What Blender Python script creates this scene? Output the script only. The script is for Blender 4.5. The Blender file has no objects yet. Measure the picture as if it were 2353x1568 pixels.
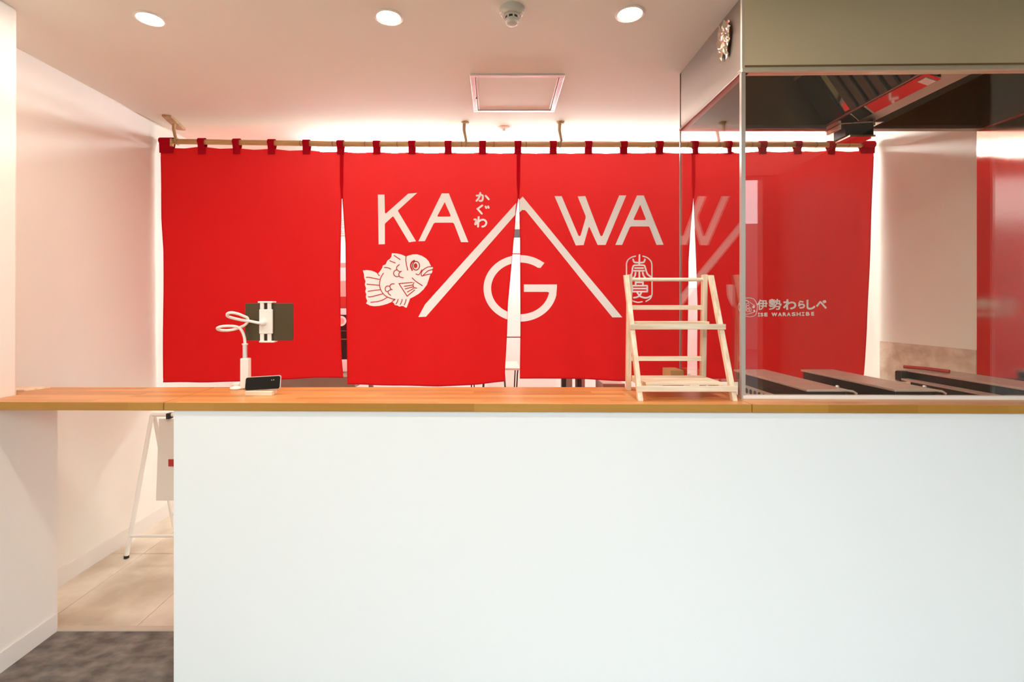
import bpy, bmesh, math, random
from mathutils import Vector, Matrix
from mathutils.geometry import delaunay_2d_cdt

random.seed(7)
scene = bpy.context.scene
col = scene.collection
# ------------------------------------------------------------------ camera
EYE = 1.47
FPX, PX0, PY0 = 1130.0, 1140.0, 700.0
cam_d = bpy.data.cameras.new('camera'); cam = bpy.data.objects.new('camera', cam_d); col.objects.link(cam)
cam.location = (0, 0, EYE); cam.rotation_euler = (math.pi/2, 0, 0)
cam_d.sensor_width = 36; cam_d.lens = FPX/2353*36
cam_d.shift_x = (1176.5-PX0)/2353; cam_d.shift_y = (PY0-784)/2353
cam_d.clip_start = .02
scene.camera = cam
# ------------------------------------------------------------------ exposure
scene.view_settings.view_transform = 'Standard'; scene.view_settings.look = 'None'
scene.view_settings.exposure = 0.20; scene.view_settings.gamma = 1.0
scene.view_settings.use_curve_mapping = False
scene.cycles.max_bounces = 12; scene.cycles.diffuse_bounces = 6; scene.cycles.glossy_bounces = 6
scene.cycles.transparent_max_bounces = 16; scene.cycles.transmission_bounces = 8
scene.cycles.caustics_reflective = False; scene.cycles.caustics_refractive = False
# ------------------------------------------------------------------ sky
SKY = 5.0
w = bpy.data.worlds.new('sky'); scene.world = w; w.use_nodes = True
w.node_tree.nodes['Background'].inputs[0].default_value = (.84, .96, 1.0, 1)
w.node_tree.nodes['Background'].inputs[1].default_value = SKY
CEIL = 2.69
def area(name, loc, rot, sx, sy, power, color=(1,1,1), shape='RECTANGLE', portal=False, spread=180):
    l = bpy.data.lights.new(name, 'AREA'); l.shape = shape; l.size = sx; l.size_y = sy
    l.energy = power; l.color = color; l.spread = math.radians(spread)
    if portal: l.cycles.is_portal = True
    o = bpy.data.objects.new(name, l); o.location = loc; o.rotation_euler = rot; col.objects.link(o); return o
# the open shopfront behind the camera lets the daylight in
area('shopfront_portal', (.705, -.79, 1.34), (math.pi/2, 0, math.pi), 3.41, 2.66, 1, portal=True)
DOWN_W, TUBE_E = 6.0, 112.0
DOWNLIGHTS = [(-1.475, 2.096), (-.455, 2.084), (.56, 2.06), (-1.475, 1.07), (-.455, 1.07), (.56, 1.07)]

# ------------------------------------------------------------------ helpers
def P(px, py, z): return Vector(((px-PX0)/FPX*z, z, EYE+(PY0-py)/FPX*z))
class MB:
    def __init__(s): s.v = []; s.f = []
    def add(s, vs, fs):
        n = len(s.v); s.v += [Vector(v) for v in vs]; s.f += [tuple(i+n for i in f) for f in fs]; return s
    def box(s, x0, x1, y0, y1, z0, z1):
        return s.add([(x0,y0,z0),(x1,y0,z0),(x1,y1,z0),(x0,y1,z0),(x0,y0,z1),(x1,y0,z1),(x1,y1,z1),(x0,y1,z1)],
                     [(0,3,2,1),(4,5,6,7),(0,1,5,4),(1,2,6,5),(2,3,7,6),(3,0,4,7)])
    def bar(s, a, b, w_, t, side=(1,0,0)):
        a = Vector(a); b = Vector(b); d = (b-a).normalized(); sd = Vector(side); sd = (sd-d*sd.dot(d)).normalized(); n = d.cross(sd)
        vs = []
        for p in (a, b):
            for i, j in ((-1,-1),(1,-1),(1,1),(-1,1)): vs.append(p+sd*(w_/2*i)+n*(t/2*j))
        return s.add(vs, [(3,2,1,0),(4,5,6,7),(0,1,5,4),(1,2,6,5),(2,3,7,6),(3,0,4,7)])
    def prism(s, poly, ext):
        ext = Vector(ext); n = len(poly); vs = [Vector(p) for p in poly]; vs += [v+ext for v in vs]
        return s.add(vs, [tuple(range(n))[::-1], tuple(range(n, 2*n))]+[(i,(i+1)%n,(i+1)%n+n,i+n) for i in range(n)])
    def tube(s, pts, r, n=10, closed=False, rs=None):
        pts = [Vector(p) for p in pts]; k = len(pts); rings = []; up = Vector((0,0,1)); prev = None
        for i, p in enumerate(pts):
            a = pts[i-1] if (i > 0 or closed) else p; b = pts[(i+1) % k] if (i < k-1 or closed) else p
            d = (b-a).normalized()
            if prev is None:
                u = d.cross(up); u = u if u.length > 1e-3 else d.cross(Vector((0,1,0)))
            else: u = prev-d*prev.dot(d)
            u.normalize(); prev = u; v = d.cross(u); rr = rs[i] if rs else r
            rings.append([p+u*math.cos(2*math.pi*j/n)*rr+v*math.sin(2*math.pi*j/n)*rr for j in range(n)])
        fs = []
        for i in range(k if closed else k-1):
            for j in range(n): fs.append((i*n+j, i*n+(j+1)%n, ((i+1)%k)*n+(j+1)%n, ((i+1)%k)*n+j))
        if not closed: fs += [tuple(range(n))[::-1], tuple(range((k-1)*n, k*n))]
        return s.add([v for r_ in rings for v in r_], fs)
    def lathe(s, c, prof, n=32, axis='Z'):
        c = Vector(c); vs = []; fs = []; k = len(prof)
        for (r, h) in prof:
            for j in range(n):
                a = 2*math.pi*j/n
                p = Vector((r*math.cos(a), r*math.sin(a), h)) if axis == 'Z' else (Vector((r*math.cos(a), h, r*math.sin(a))) if axis == 'Y' else Vector((h, r*math.cos(a), r*math.sin(a))))
                vs.append(c+p)
        for i in range(k-1):
            for j in range(n): fs.append((i*n+j, i*n+(j+1)%n, (i+1)*n+(j+1)%n, (i+1)*n+j))
        fs += [tuple(range(n))[::-1], tuple(range((k-1)*n, k*n))]
        return s.add(vs, fs)
def root_loc(o):
    while o.parent: o = o.parent
    return o.location
def obj(name, mb, m, parent=None, label=None, smooth=None, bevel=0, loc=None):
    me = bpy.data.meshes.new(name)
    xs = [v.x for v in mb.v]; ys = [v.y for v in mb.v]; zs = [v.z for v in mb.v]
    off = Vector(root_loc(parent)) if parent else (Vector(loc) if loc else Vector(((min(xs)+max(xs))/2, (min(ys)+max(ys))/2, min(zs))))
    me.from_pydata([v-off for v in mb.v], [], mb.f)
    bm = bmesh.new(); bm.from_mesh(me)
    if not getattr(mb, 'flat', False): bmesh.ops.recalc_face_normals(bm, faces=bm.faces[:])
    bm.to_mesh(me); bm.free()
    if smooth:
        for p in me.polygons: p.use_smooth = True
        me.set_sharp_from_angle(angle=math.radians(smooth))
    me.materials.append(m)
    o = bpy.data.objects.new(name, me); col.objects.link(o)
    if parent: o.parent = parent
    else: o.location = off
    if label: o['label'] = label
    if bevel:
        b = o.modifiers.new('bevel', 'BEVEL'); b.width = bevel; b.segments = 2; b.limit_method = 'ANGLE'
    return o
def thing(name, label, cat, loc, group=None):
    o = bpy.data.objects.new(name, None); o.empty_display_size = .05; col.objects.link(o); o.location = loc
    o['label'] = label; o['category'] = cat
    if group: o['group'] = group
    return o
def tag(o, label, cat, group=None):
    o['label'] = label; o['category'] = cat
    if group: o['group'] = group
    return o
def struct(name, mb, m, **k):
    o = obj(name, mb, m, **k)
    if not o.parent: o['kind'] = 'structure'
    return o
def B(x0, x1, y0, y1, z0, z1): return MB().box(x0, x1, y0, y1, z0, z1)

# ------------------------------------------------------------------ materials
def mat(name, c, rough=.5, metal=0., bump=None, noise=None, spec=.5, emit=None, aniso=None, coat=0):
    m = bpy.data.materials.new(name); m.use_nodes = True; nt = m.node_tree; b = nt.nodes['Principled BSDF']
    b.inputs['Base Color'].default_value = (*c, 1); b.inputs['Roughness'].default_value = rough
    b.inputs['Metallic'].default_value = metal; b.inputs['Specular IOR Level'].default_value = spec
    b.inputs['Coat Weight'].default_value = coat
    tc = nt.nodes.new('ShaderNodeTexCoord')
    if noise:   # (scale xyz, amount, second colour)
        mp = nt.nodes.new('ShaderNodeMapping'); mp.inputs['Scale'].default_value = noise[0]
        n = nt.nodes.new('ShaderNodeTexNoise'); n.inputs['Scale'].default_value = 1; n.inputs['Detail'].default_value = 6
        cr = nt.nodes.new('ShaderNodeValToRGB'); cr.color_ramp.elements[0].position = .35; cr.color_ramp.elements[1].position = .68
        cr.color_ramp.elements[0].color = (*c, 1); cr.color_ramp.elements[1].color = (*noise[1], 1)
        nt.links.new(tc.outputs['Object'], mp.inputs[0]); nt.links.new(mp.outputs[0], n.inputs['Vector'])
        nt.links.new(n.outputs['Fac'], cr.inputs[0]); nt.links.new(cr.outputs[0], b.inputs['Base Color'])
    if bump:    # (scale xyz, strength)
        mp = nt.nodes.new('ShaderNodeMapping'); mp.inputs['Scale'].default_value = bump[0]
        n = nt.nodes.new('ShaderNodeTexNoise'); n.inputs['Scale'].default_value = 1; n.inputs['Detail'].default_value = 3
        bp = nt.nodes.new('ShaderNodeBump'); bp.inputs['Strength'].default_value = bump[1]; bp.inputs['Distance'].default_value = .002
        nt.links.new(tc.outputs['Object'], mp.inputs[0]); nt.links.new(mp.outputs[0], n.inputs['Vector'])
        nt.links.new(n.outputs['Fac'], bp.inputs['Height']); nt.links.new(bp.outputs[0], b.inputs['Normal'])
    if emit:
        b.inputs['Emission Color'].default_value = (*emit[0], 1); b.inputs['Emission Strength'].default_value = emit[1]
    return m
def cloth_mat(name, c, tr, amount, rough=1.0):
    m = bpy.data.materials.new(name); m.use_nodes = True; nt = m.node_tree; nt.nodes.clear()
    out = nt.nodes.new('ShaderNodeOutputMaterial'); d = nt.nodes.new('ShaderNodeBsdfDiffuse'); t = nt.nodes.new('ShaderNodeBsdfTranslucent')
    mx = nt.nodes.new('ShaderNodeMixShader'); mx.inputs[0].default_value = amount
    d.inputs[0].default_value = (*c, 1); t.inputs[0].default_value = (*tr, 1)
    tc = nt.nodes.new('ShaderNodeTexCoord'); mp = nt.nodes.new('ShaderNodeMapping'); mp.inputs['Scale'].default_value = (420, 420, 160)
    n = nt.nodes.new('ShaderNodeTexNoise'); n.inputs['Scale'].default_value = 1
    bp = nt.nodes.new('ShaderNodeBump'); bp.inputs['Strength'].default_value = .18; bp.inputs['Distance'].default_value = .001
    nt.links.new(tc.outputs['Object'], mp.inputs[0]); nt.links.new(mp.outputs[0], n.inputs['Vector']); nt.links.new(n.outputs['Fac'], bp.inputs['Height'])
    nt.links.new(bp.outputs[0], d.inputs['Normal'])
    nt.links.new(d.outputs[0], mx.inputs[1]); nt.links.new(t.outputs[0], mx.inputs[2]); nt.links.new(mx.outputs[0], out.inputs[0])
    return m
def glass_mat(name, tint, ior=1.5):
    m = bpy.data.materials.new(name); m.use_nodes = True; nt = m.node_tree; nt.nodes.clear()
    out = nt.nodes.new('ShaderNodeOutputMaterial'); t = nt.nodes.new('ShaderNodeBsdfTransparent'); t.inputs[0].default_value = (*tint, 1)
    g = nt.nodes.new('ShaderNodeBsdfGlossy'); g.inputs['Roughness'].default_value = 0; g.inputs[0].default_value = (1,1,1,1)
    lw = nt.nodes.new('ShaderNodeFresnel'); ge = nt.nodes.new('ShaderNodeNewGeometry'); mr = nt.nodes.new('ShaderNodeMapRange')
    mr.inputs['To Min'].default_value = ior; mr.inputs['To Max'].default_value = 1/ior    # same reflectance from both sides of the thin pane
    nt.links.new(ge.outputs['Backfacing'], mr.inputs['Value']); nt.links.new(mr.outputs[0], lw.inputs[0])
    mx = nt.nodes.new('ShaderNodeMixShader')
    nt.links.new(lw.outputs[0], mx.inputs[0]); nt.links.new(t.outputs[0], mx.inputs[1]); nt.links.new(g.outputs[0], mx.inputs[2]); nt.links.new(mx.outputs[0], out.inputs[0])
    return m
def wood_mat(name, cols, stripe=.045, length=.5, rough=.35, grain=(3, 60, 60), axis=0):
    """laminated block: staves along X with random tone, fine grain"""
    m = bpy.data.materials.new(name); m.use_nodes = True; nt = m.node_tree; b = nt.nodes['Principled BSDF']; N = nt.nodes.new; L = nt.links.new
    tc = N('ShaderNodeTexCoord'); sp = N('ShaderNodeSeparateXYZ'); L(tc.outputs['Object'], sp.inputs[0])
    def math_(op, a, c):
        q = N('ShaderNodeMath'); q.operation = op
        for i, v in enumerate((a, c)):
            if v is None: continue
            if isinstance(v, (int, float)): q.inputs[i].default_value = v
            else: L(v, q.inputs[i])
        return q.outputs[0]
    row = math_('FLOOR', math_('DIVIDE', sp.outputs[1], stripe), None)
    wn = N('ShaderNodeTexWhiteNoise'); wn.noise_dimensions = '1D'; L(row, wn.inputs['W'])
    xs = math_('FLOOR', math_('ADD', math_('DIVIDE', sp.outputs[0], length), math_('MULTIPLY', wn.outputs[0], 7.3)), None)
    cb = N('ShaderNodeCombineXYZ'); L(row, cb.inputs[0]); L(xs, cb.inputs[1])
    w2 = N('ShaderNodeTexWhiteNoise'); w2.noise_dimensions = '3D'; L(cb.outputs[0], w2.inputs['Vector'])
    mp = N('ShaderNodeMapping'); mp.inputs['Scale'].default_value = grain; L(tc.outputs['Object'], mp.inputs[0])
    n = N('ShaderNodeTexNoise'); n.inputs['Scale'].default_value = 1; n.inputs['Detail'].default_value = 8; L(mp.outputs[0], n.inputs['Vector'])
    f = math_('ADD', math_('MULTIPLY', w2.outputs[0], .5), math_('MULTIPLY', n.outputs['Fac'], .5))
    cr = N('ShaderNodeValToRGB'); e = cr.color_ramp.elements; e[0].position = .2; e[1].position = .8
    e[0].color = (*cols[0], 1); e[1].color = (*cols[1], 1); L(f, cr.inputs[0]); L(cr.outputs[0], b.inputs['Base Color'])
    b.inputs['Roughness'].default_value = rough
    return m
M = {}
M['ceiling'] = mat('ceiling_paint', (.86, .86, .78), .9, bump=((60,60,60), .05))
M['wall'] = mat('wall_paper', (.88, .875, .81), .85, bump=((140,140,140), .12))
M['white_panel'] = mat('white_wallpaper', (.93, .94, .935), .8, bump=((160,160,160), .1))
M['backwall'] = mat('back_wall_paint', (.9, .89, .86), .9)
M['base'] = mat('vinyl_baseboard', (.82, .81, .76), .5)
M['carpet'] = mat('dark_stone_floor', (.115, .10, .088), .75, noise=((13,20,9), (.25, .225, .19)), bump=((60,60,60), .3))
M['floor'] = mat('beige_marbled_floor', (.54, .46, .34), .45, noise=((3.2,2.6,2), (.90, .85, .72)), bump=((20,20,20), .1))
M['sill'] = mat('floor_sill', (.62, .54, .42), .6)
M['wood'] = wood_mat('laminated_oak', ((.50, .20, .055), (.78, .38, .135)))
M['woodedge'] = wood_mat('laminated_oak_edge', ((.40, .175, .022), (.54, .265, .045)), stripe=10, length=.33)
M['pine'] = mat('pale_pine', (.70, .50, .32), .55, noise=((45,45,4), (.93, .82, .63)), bump=((40,40,8), .1))
M['pine2'] = mat('pale_pine_slat', (.74, .55, .37), .55, noise=((4,60,45), (.95, .85, .67)))
M['bamboo'] = mat('bamboo', (.50, .27, .10), .4, noise=((6,60,60), (.62, .40, .17)))
M['bamboo_node'] = mat('bamboo_node', (.36, .18, .07), .5)
M['bracket'] = mat('bracket_wood', (.40, .24, .12), .55, noise=((20,20,4), (.55, .36, .18)))
M['cloth'] = cloth_mat('red_cloth', (.62, .007, .009), (.75, .055, .05), .10)
M['cloth_thick'] = cloth_mat('red_cloth_double', (.42, .006, .016), (.5, .0, .01), .05)
M['seam'] = cloth_mat('red_cloth_seam', (.55, .006, .012), (.5, .0, .01), .08)
M['print'] = mat('white_print', (.98, .97, .96), .9)
M['printred'] = mat('red_line', (.52, .03, .025), .9)
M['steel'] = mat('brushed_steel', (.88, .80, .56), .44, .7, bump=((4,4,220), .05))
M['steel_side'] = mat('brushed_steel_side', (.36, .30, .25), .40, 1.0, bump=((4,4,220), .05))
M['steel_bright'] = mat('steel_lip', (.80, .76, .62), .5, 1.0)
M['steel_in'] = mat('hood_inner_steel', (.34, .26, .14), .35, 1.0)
M['baffle'] = mat('dull_baffle_steel', (.075, .082, .062), .5, .2)
M['polish'] = mat('polished_channel', (.80, .70, .66), .05, 1.0)
M['sheet_steel'] = mat('matt_sheet_steel', (.60, .46, .38), .5, .7)
M['mirror'] = mat('polished_steel', (.72, .66, .58), .12, 1.0)
M['darkmetal'] = mat('dark_metal', (.03, .028, .022), .4, .3, bump=((90,90,90), .3))
M['black'] = mat('black_plastic', (.012, .011, .01), .35)
M['slab'] = mat('grill_lid_steel', (.62, .50, .42), .42, .4, noise=((4,30,4), (.70, .58, .50)))
M['foil'] = mat('foil', (.95, .86, .74), .12, 1.0)
M['alu'] = mat('aluminium', (.80, .79, .77), .35, .6)
M['mullion'] = mat('glass_edge_strip', (.50, .46, .41), .35, .3)
M['whiteplastic'] = mat('white_plastic', (.90, .86, .80), .35)
M['whitemetal'] = mat('white_painted_tube', (.90, .89, .84), .35)
M['detector'] = mat('detector_plastic', (.62, .61, .54), .5)
M['tablet'] = mat('tablet_back', (.085, .058, .024), .35, .3)
M['screen'] = mat('phone_screen', (.010, .007, .005), .15, spec=.25)
M['phone_edge'] = mat('phone_frame', (.75, .68, .6), .3, .8)
M['glass'] = glass_mat('clear_glass', (.985, .98, .95), 1.5)
M['glass_side'] = glass_mat('clear_glass_side', (.97, .96, .94), 1.55)
M['lamp'] = mat('lamp_lens', (1, 1, 1), .5, emit=((1, .95, .86), 12))
M['tube'] = mat('tube_lamp', (1, 1, 1), .5, emit=((.94, .97, 1.0), TUBE_E))
M['red'] = mat('red_plastic', (.45, .03, .025), .4)
M['pink'] = mat('pinkish_card', (.75, .42, .38), .7)
M['paper'] = mat('white_card', (.90, .95, .96), .7)
M['greybrown'] = mat('grey_brown_laminate', (.20, .155, .11), .5)
M['greytop'] = mat('grey_table_top', (.52, .47, .40), .5)
M['card'] = mat('cardboard', (.50, .26, .09), .8)
M['brown'] = mat('brown_card', (.22, .12, .09), .8)
M['perf'] = mat('pale_perforated_plate', (.62, .60, .52), .4, .4)
M['green'] = mat('pale_green_box', (.62, .78, .70), .6)
M['ink'] = mat('ink', (.12, .10, .22), .8)
M['panelling'] = mat('brown_wood_panelling', (.16, .10, .06), .5, noise=((3,30,3), (.22, .14, .08)))
M['marble'] = mat('mottled_beige', (.80, .72, .60), .4, noise=((9,9,12), (.50, .38, .28)))
M['asphalt'] = mat('street_paving', (.08, .075, .075), .9)
M['street'] = mat('street_wall', (.24, .20, .19), .9)
M['door'] = mat('shopfront_frame', (.18, .17, .16), .5, .5)

# ------------------------------------------------------------------ the setting
YF, YB = -.80, 5.6           # shopfront and far wall of the back room
XL, XR = -2.279, 2.555       # side walls
XP = -1.98                   # face of the left pier and low wall
YC0, YC1 = 1.87, 2.22        # counter front and back
HC = EYE-.373                # counter top
# floor
fl = struct('floor', B(XL-.3, XR+.3, YC1+.02, YB+.1, -.12, -.003), M['sill'])
tx0 = -2.52
for i in range(12):
    for j in range(4):
        x0, x1 = max(tx0+.44*i+.0015, XL-.01), min(tx0+.44*(i+1)-.0015, XR+.01)
        y0, y1 = max(YC1+.021, 2.0+.9*j+.0015), 2.0+.9*(j+1)-.0015
        if x1 > x0: obj('floor_tile', B(x0, x1, y0, y1, -.003, 0), M['floor'], fl)
struct('floor.001', B(XL-.3, XR+.3, YF-.15, YC1-.01, -.12, -.0), M['carpet'])
struct('trim_1', B(XL, XR, YC1-.01, YC1+.02, -.12, .006), M['sill'])
struct('ceiling', B(XL-.3, XR+.3, YF-.1, YB+.1, CEIL, CEIL+.12), M['ceiling'])
struct('wall_left', B(XL-.15, XL, 2.03, YB, 0, CEIL), M['wall'])
struct('wall_pier', B(XL-.3, XP, YF, 2.036, HC-.033, CEIL), M['wall'], bevel=.012)
struct('wall_low', B(XL+.001, XP, YF, YC1, 0, HC-.0335), M['wall'])
struct('wall_right', B(XR, XR+.15, 1.28, YB, 0, CEIL), M['wall'])
struct('wall_right.001', B(XR, XR+.15, YF, 1.28, 0, CEIL), M['panelling'])
struct('wall_back', B(XL-.15, XR+.15, YB, YB+.12, 0, CEIL), M['backwall'])
struct('baseboard_left', B(XL, XL+.006, YC1, YB, 0, .092), M['base'])
struct('baseboard_pier', B(XP, XP+.006, YF, YC1-.01, 0, .08), M['base'])
struct('baseboard_right', B(XR-.006, XR, YC1, YB, 0, .09), M['base'])
struct('baseboard_back', B(XL, XR, YB-.006, YB, 0, .09), M['base'])
# shopfront: lintel round the open front, narrowed by unseen added walls
struct('trim_2', B(XL-.3, XR+.15, YF-.1, YF, 2.67, CEIL), M['door'])
struct('wall_front_added', B(XP-.3, -1.0, YF-.1, YF, 0, CEIL), M['wall'])  # added out of view to block part of the daylight
struct('wall_front_added.001', B(2.41, XR+.1, YF-.1, YF, 0, CEIL), M['panelling'])  # added to narrow the bright opening mirrored in the front pane
struct('trim_3', B(-1.0, -.96, YF-.09, YF-.02, .05, 2.67), M['door'])
struct('trim_4', B(-.96, 2.41, YF-.06, YF-.02, 0, .05), M['door'])
# the street outside, mirrored in the glass
struct('ground_street', B(-14, 14, -13, YF-.16, -.25, -.05), M['asphalt'])
struct('wall_street', B(-14, 14, -13.4, -13, -.25, 4.2), M['street'])

# counter: white boxed front, oak top in three lengths
def yfront(x): return 1.872-.0165*(x+1.235)       # the front edge runs a little out of square
ct = thing('serving_counter', 'long white boxed service counter below the oak top', 'counter', (.6, 2.0, 0))
z1 = HC-.032
poly = [(-1.235, yfront(-1.235)+.012, 0), (XR-.002, yfront(XR)+.012, 0), (XR-.002, 1.955, 0), (.985, 1.955, 0), (.985, YC1-.02, 0), (-1.235, YC1-.02, 0)]
obj('body', MB().prism(poly, (0, 0, z1-.0)), M['white_panel'], ct)
def top(name, poly, label, cat='worktop'):
    mb = MB().prism([(x, y, z1) for x, y in poly], (0, 0, HC-z1))
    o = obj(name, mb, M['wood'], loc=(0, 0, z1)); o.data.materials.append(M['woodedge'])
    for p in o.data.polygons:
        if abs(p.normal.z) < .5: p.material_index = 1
    b = o.modifiers.new('bevel', 'BEVEL'); b.width = .002; b.segments = 2
    return tag(o, label, cat)
top('counter_flap', [(XP+.002, yfront(-1.98)), (-1.268, yfront(-1.268)), (-1.268, YC1), (XL+.003, YC1), (XL+.003, 2.04), (XP+.002, 2.04)],
    'short orange oak counter flap bridging from the left pier to the counter')
top('oak_worktop', [(-1.265, yfront(-1.265)), (.955, yfront(.955)), (.955, YC1), (-1.265, YC1)],
    'long orange oak counter top carrying the tablet stand, phone and wooden rack')
top('oak_worktop', [(.957, yfront(.957)), (XR-.003, yfront(XR)), (XR-.003, 1.975), (1.0, 1.975), (1.0, YC1), (.957, YC1)],
    'narrow oak counter top under the glass screen at the right')
# steel sheet on right wall beside the grills
tag(obj('wall_sheet', B(XR-.004, XR-.0005, 1.3, 2.61, .9, EYE+.93), M['mirror']), 'polished steel sheet fixed on the right wall beside the grills, mirroring red', 'wall sheet')

tag(obj('splash_panel', B(XR-.004, XR-.0005, 2.615, 3.27, .9, EYE-.243), M['marble']), 'mottled beige splash panel low on the right wall behind the grills', 'splash panel')
# ------------------------------------------------------------------ ceiling fittings
names = ['left of the three lit ceiling downlights', 'middle one of the three lit ceiling downlights', 'right one of three lit downlights, nearest the extractor hood']
for i, (x, y) in enumerate(DOWNLIGHTS):
    lab = ('round recessed downlight, ' + names[i]) if i < 3 else 'round recessed downlight above the customers, ' + ('first','second','third')[i-3] + ' from the left pier'
    t = thing('downlight', lab, 'downlight', (x, y, CEIL), 'recessed ceiling downlights' if i < 3 else 'downlights above the customers')
    obj('trim_ring', MB().lathe((x, y, CEIL), [(.058, .0), (.060, -.004), (.052, -.006), (.047, -.002)], 40), M['whiteplastic'], t, smooth=40)
    obj('lens', MB().lathe((x, y, CEIL), [(.047, -.0005), (.046, -.003)], 40), M['lamp'], t)
    area('downlight_lamp', (x, y, CEIL-.008), (0, 0, 0), .09, .09, DOWN_W, (1, .87, .73), 'DISK')
# smoke detector
p = Vector((.065, 2.03, CEIL))
t = thing('smoke_detector', 'grey smoke detector on the ceiling between two downlights', 'smoke detector', p)
obj('base', MB().lathe(p, [(.052, 0), (.053, -.004), (.050, -.016), (.040, -.028)], 40), M['detector'], t, smooth=40)
obj('chamber', MB().lathe(p, [(.030, -.026), (.028, -.05), (.024, -.052), (.023, -.062), (.018, -.066)], 32), M['detector'], t, smooth=40)
obj('vent', MB().lathe(p, [(.0285, -.033), (.0292, -.034), (.0290, -.044), (.0280, -.045)], 32), M['black'], t)
for k in range(8):
    a = k*math.pi/4+.2
    obj('fin', MB().bar(p+Vector((math.cos(a)*.027, math.sin(a)*.027, -.031)), p+Vector((math.cos(a)*.029, math.sin(a)*.029, -.048)), .007, .004, (-math.sin(a), math.cos(a), 0)), M['detector'], t)
for a in (.35, math.pi-.35):
    obj('status_window', MB().lathe(p+Vector((math.cos(a)*.043, -.012, -.024)), [(.009, .002), (.008, -.005)], 14), M['whiteplastic'], t)
# ceiling hatch
hx0, hx1, hy0, hy1 = -.139, .365, 2.60, 3.095
t = thing('ceiling_hatch', 'square ceiling access hatch with a white aluminium frame', 'hatch', ((hx0+hx1)/2, (hy0+hy1)/2, CEIL))
fw = .024
for (x0, x1, y0, y1) in ((hx0, hx1, hy0, hy0+fw), (hx0, hx1, hy1-fw, hy1), (hx0, hx0+fw, hy0+fw, hy1-fw), (hx1-fw, hx1, hy0+fw, hy1-fw)):
    o = obj('frame_bar', B(x0, x1, y0, y1, CEIL-.009, CEIL), M['alu'], t, bevel=.002)
    cx, cy = (x0+x1)/2, (y0+y1)/2
obj('panel', B(hx0+fw+.004, hx1-fw-.004, hy0+fw+.004, hy1-fw-.004, CEIL-.004, CEIL), M['ceiling'], t)
for (x0, x1, y0, y1) in ((hx0+fw+.006, hx0+fw+.012, hy0+fw+.01, hy1-fw-.01), (hx1-fw-.012, hx1-fw-.006, hy0+fw+.01, hy1-fw-.01)):
    obj('panel_edge', B(x0, x1, y0, y1, CEIL-.007, CEIL-.004), M['alu'], t)
obj('latch', B(hx0+fw-.004, hx0+fw+.004, 2.88, 2.888, CEIL-.012, CEIL-.007), M['black'], t)
p = Vector((.054, 3.40, CEIL))
t = thing('sprinkler_head', 'small round white sprinkler on the ceiling behind the hatch', 'sprinkler', p)
obj('rosette', MB().lathe(p, [(.055, 0), (.052, -.006), (.03, -.011)], 32), M['whiteplastic'], t, smooth=40)
obj('nozzle', MB().lathe(p, [(.016, -.008), (.013, -.02), (.02, -.022), (.018, -.026)], 20), M['alu'], t, smooth=40)

# ------------------------------------------------------------------ noren (split curtain)
YN = 3.29
S = YN/FPX
def cy(X, Z):      # shape of the hanging cloth
    t = max(0, min(1, (EYE+1.03-Z)/1.55))
    return YN+t*(.012*math.sin(X*5.1+.6)+.007*math.sin(X*11.3+1.3)+.004*math.sin(X*21+Z*1.5))+.002*math.sin(Z*9+X*3)
def N2(px, py, off=0.0):
    X = (px-PX0)*S; Z = EYE+(PY0-py)*S
    return Vector((X, cy(X, Z)-off, Z))
def interp(tab, t):
    if t <= tab[0][0]: return tab[0][1]
    for (a, va), (b, vb) in zip(tab, tab[1:]):
        if t <= b:
            u = (t-a)/(b-a); return va+(vb-va)*u
    return tab[-1][1]
POLE = [(372, 325), (850, 332), (1400, 333), (2010, 333)]
noren = thing('noren_curtain', 'wide red split curtain with white lettering hanging across the shop', 'curtain', (0, YN, EYE-.54))
TABX = [465, 545, 625, 705, 783, 866, 947, 1030, 1109, 1190, 1271, 1352, 1433, 1515, 1595, 1672, 1752, 1832, 1909]
TABALL = [384]+TABX+[1992]
def topy(x):
    base = interp([(368, 341), (407, 340), (460, 338), (545, 342), (625, 343), (705, 346), (783, 349), (1190, 352), (1400, 352), (1700, 348), (2008, 347)], x)
    d = min(abs(x-q) for q in TABALL)
    return base+min(1, d/40)*3-1
PANELS = {
 'A': dict(L=[(330, 369), (450, 369.5), (500, 370), (574, 374), (700, 373), (890, 371)], R=[(330, 785.3), (455, 785), (560, 782), (620, 781), (760, 781.5), (830, 784), (870, 788)],
           Bt=[(371, 880), (460, 879), (560, 876.5), (650, 872), (720, 869), (789, 869.5)]),
 'B': dict(L=[(330, 786), (455, 786.3), (560, 793), (700, 794.5), (830, 796), (888, 797)], R=[(330, 1191.3), (457, 1191), (492, 1185.5), (530, 1182.7), (582, 1178), (702, 1167), (766, 1165.5), (852, 1160.6), (880, 1160)],
           Bt=[(797, 884), (950, 887), (1010, 888), (1100, 884), (1160, 878)]),
 'C': dict(L=[(330, 1192), (457, 1191.8), (474, 1193), (550, 1195), (745, 1196), (871, 1194.5)], R=[(330, 1593), (460, 1592.6), (530, 1587), (600, 1582.5), (740, 1581), (880, 1580)],
           Bt=[(1194, 871), (1290, 870.5), (1350, 872), (1420, 875), (1500, 877), (1580, 877)]),
 'D': dict(L=[(330, 1593.7), (460, 1593.4), (530, 1597), (600, 1600), (700, 1603), (880, 1602.5)], R=[(330, 2008), (450, 2004), (600, 1998), (750, 1992), (880, 1984)],
           Bt=[(1602, 878), (1800, 879), (1990, 876)]),
}
PLAB = {'A': 'plain red panel at the left end', 'B': 'red panel printed with KA and a white fish', 'C': 'red panel printed with WA and a seal', 'D': 'red panel behind the glass screen'}
panels = {}
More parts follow.
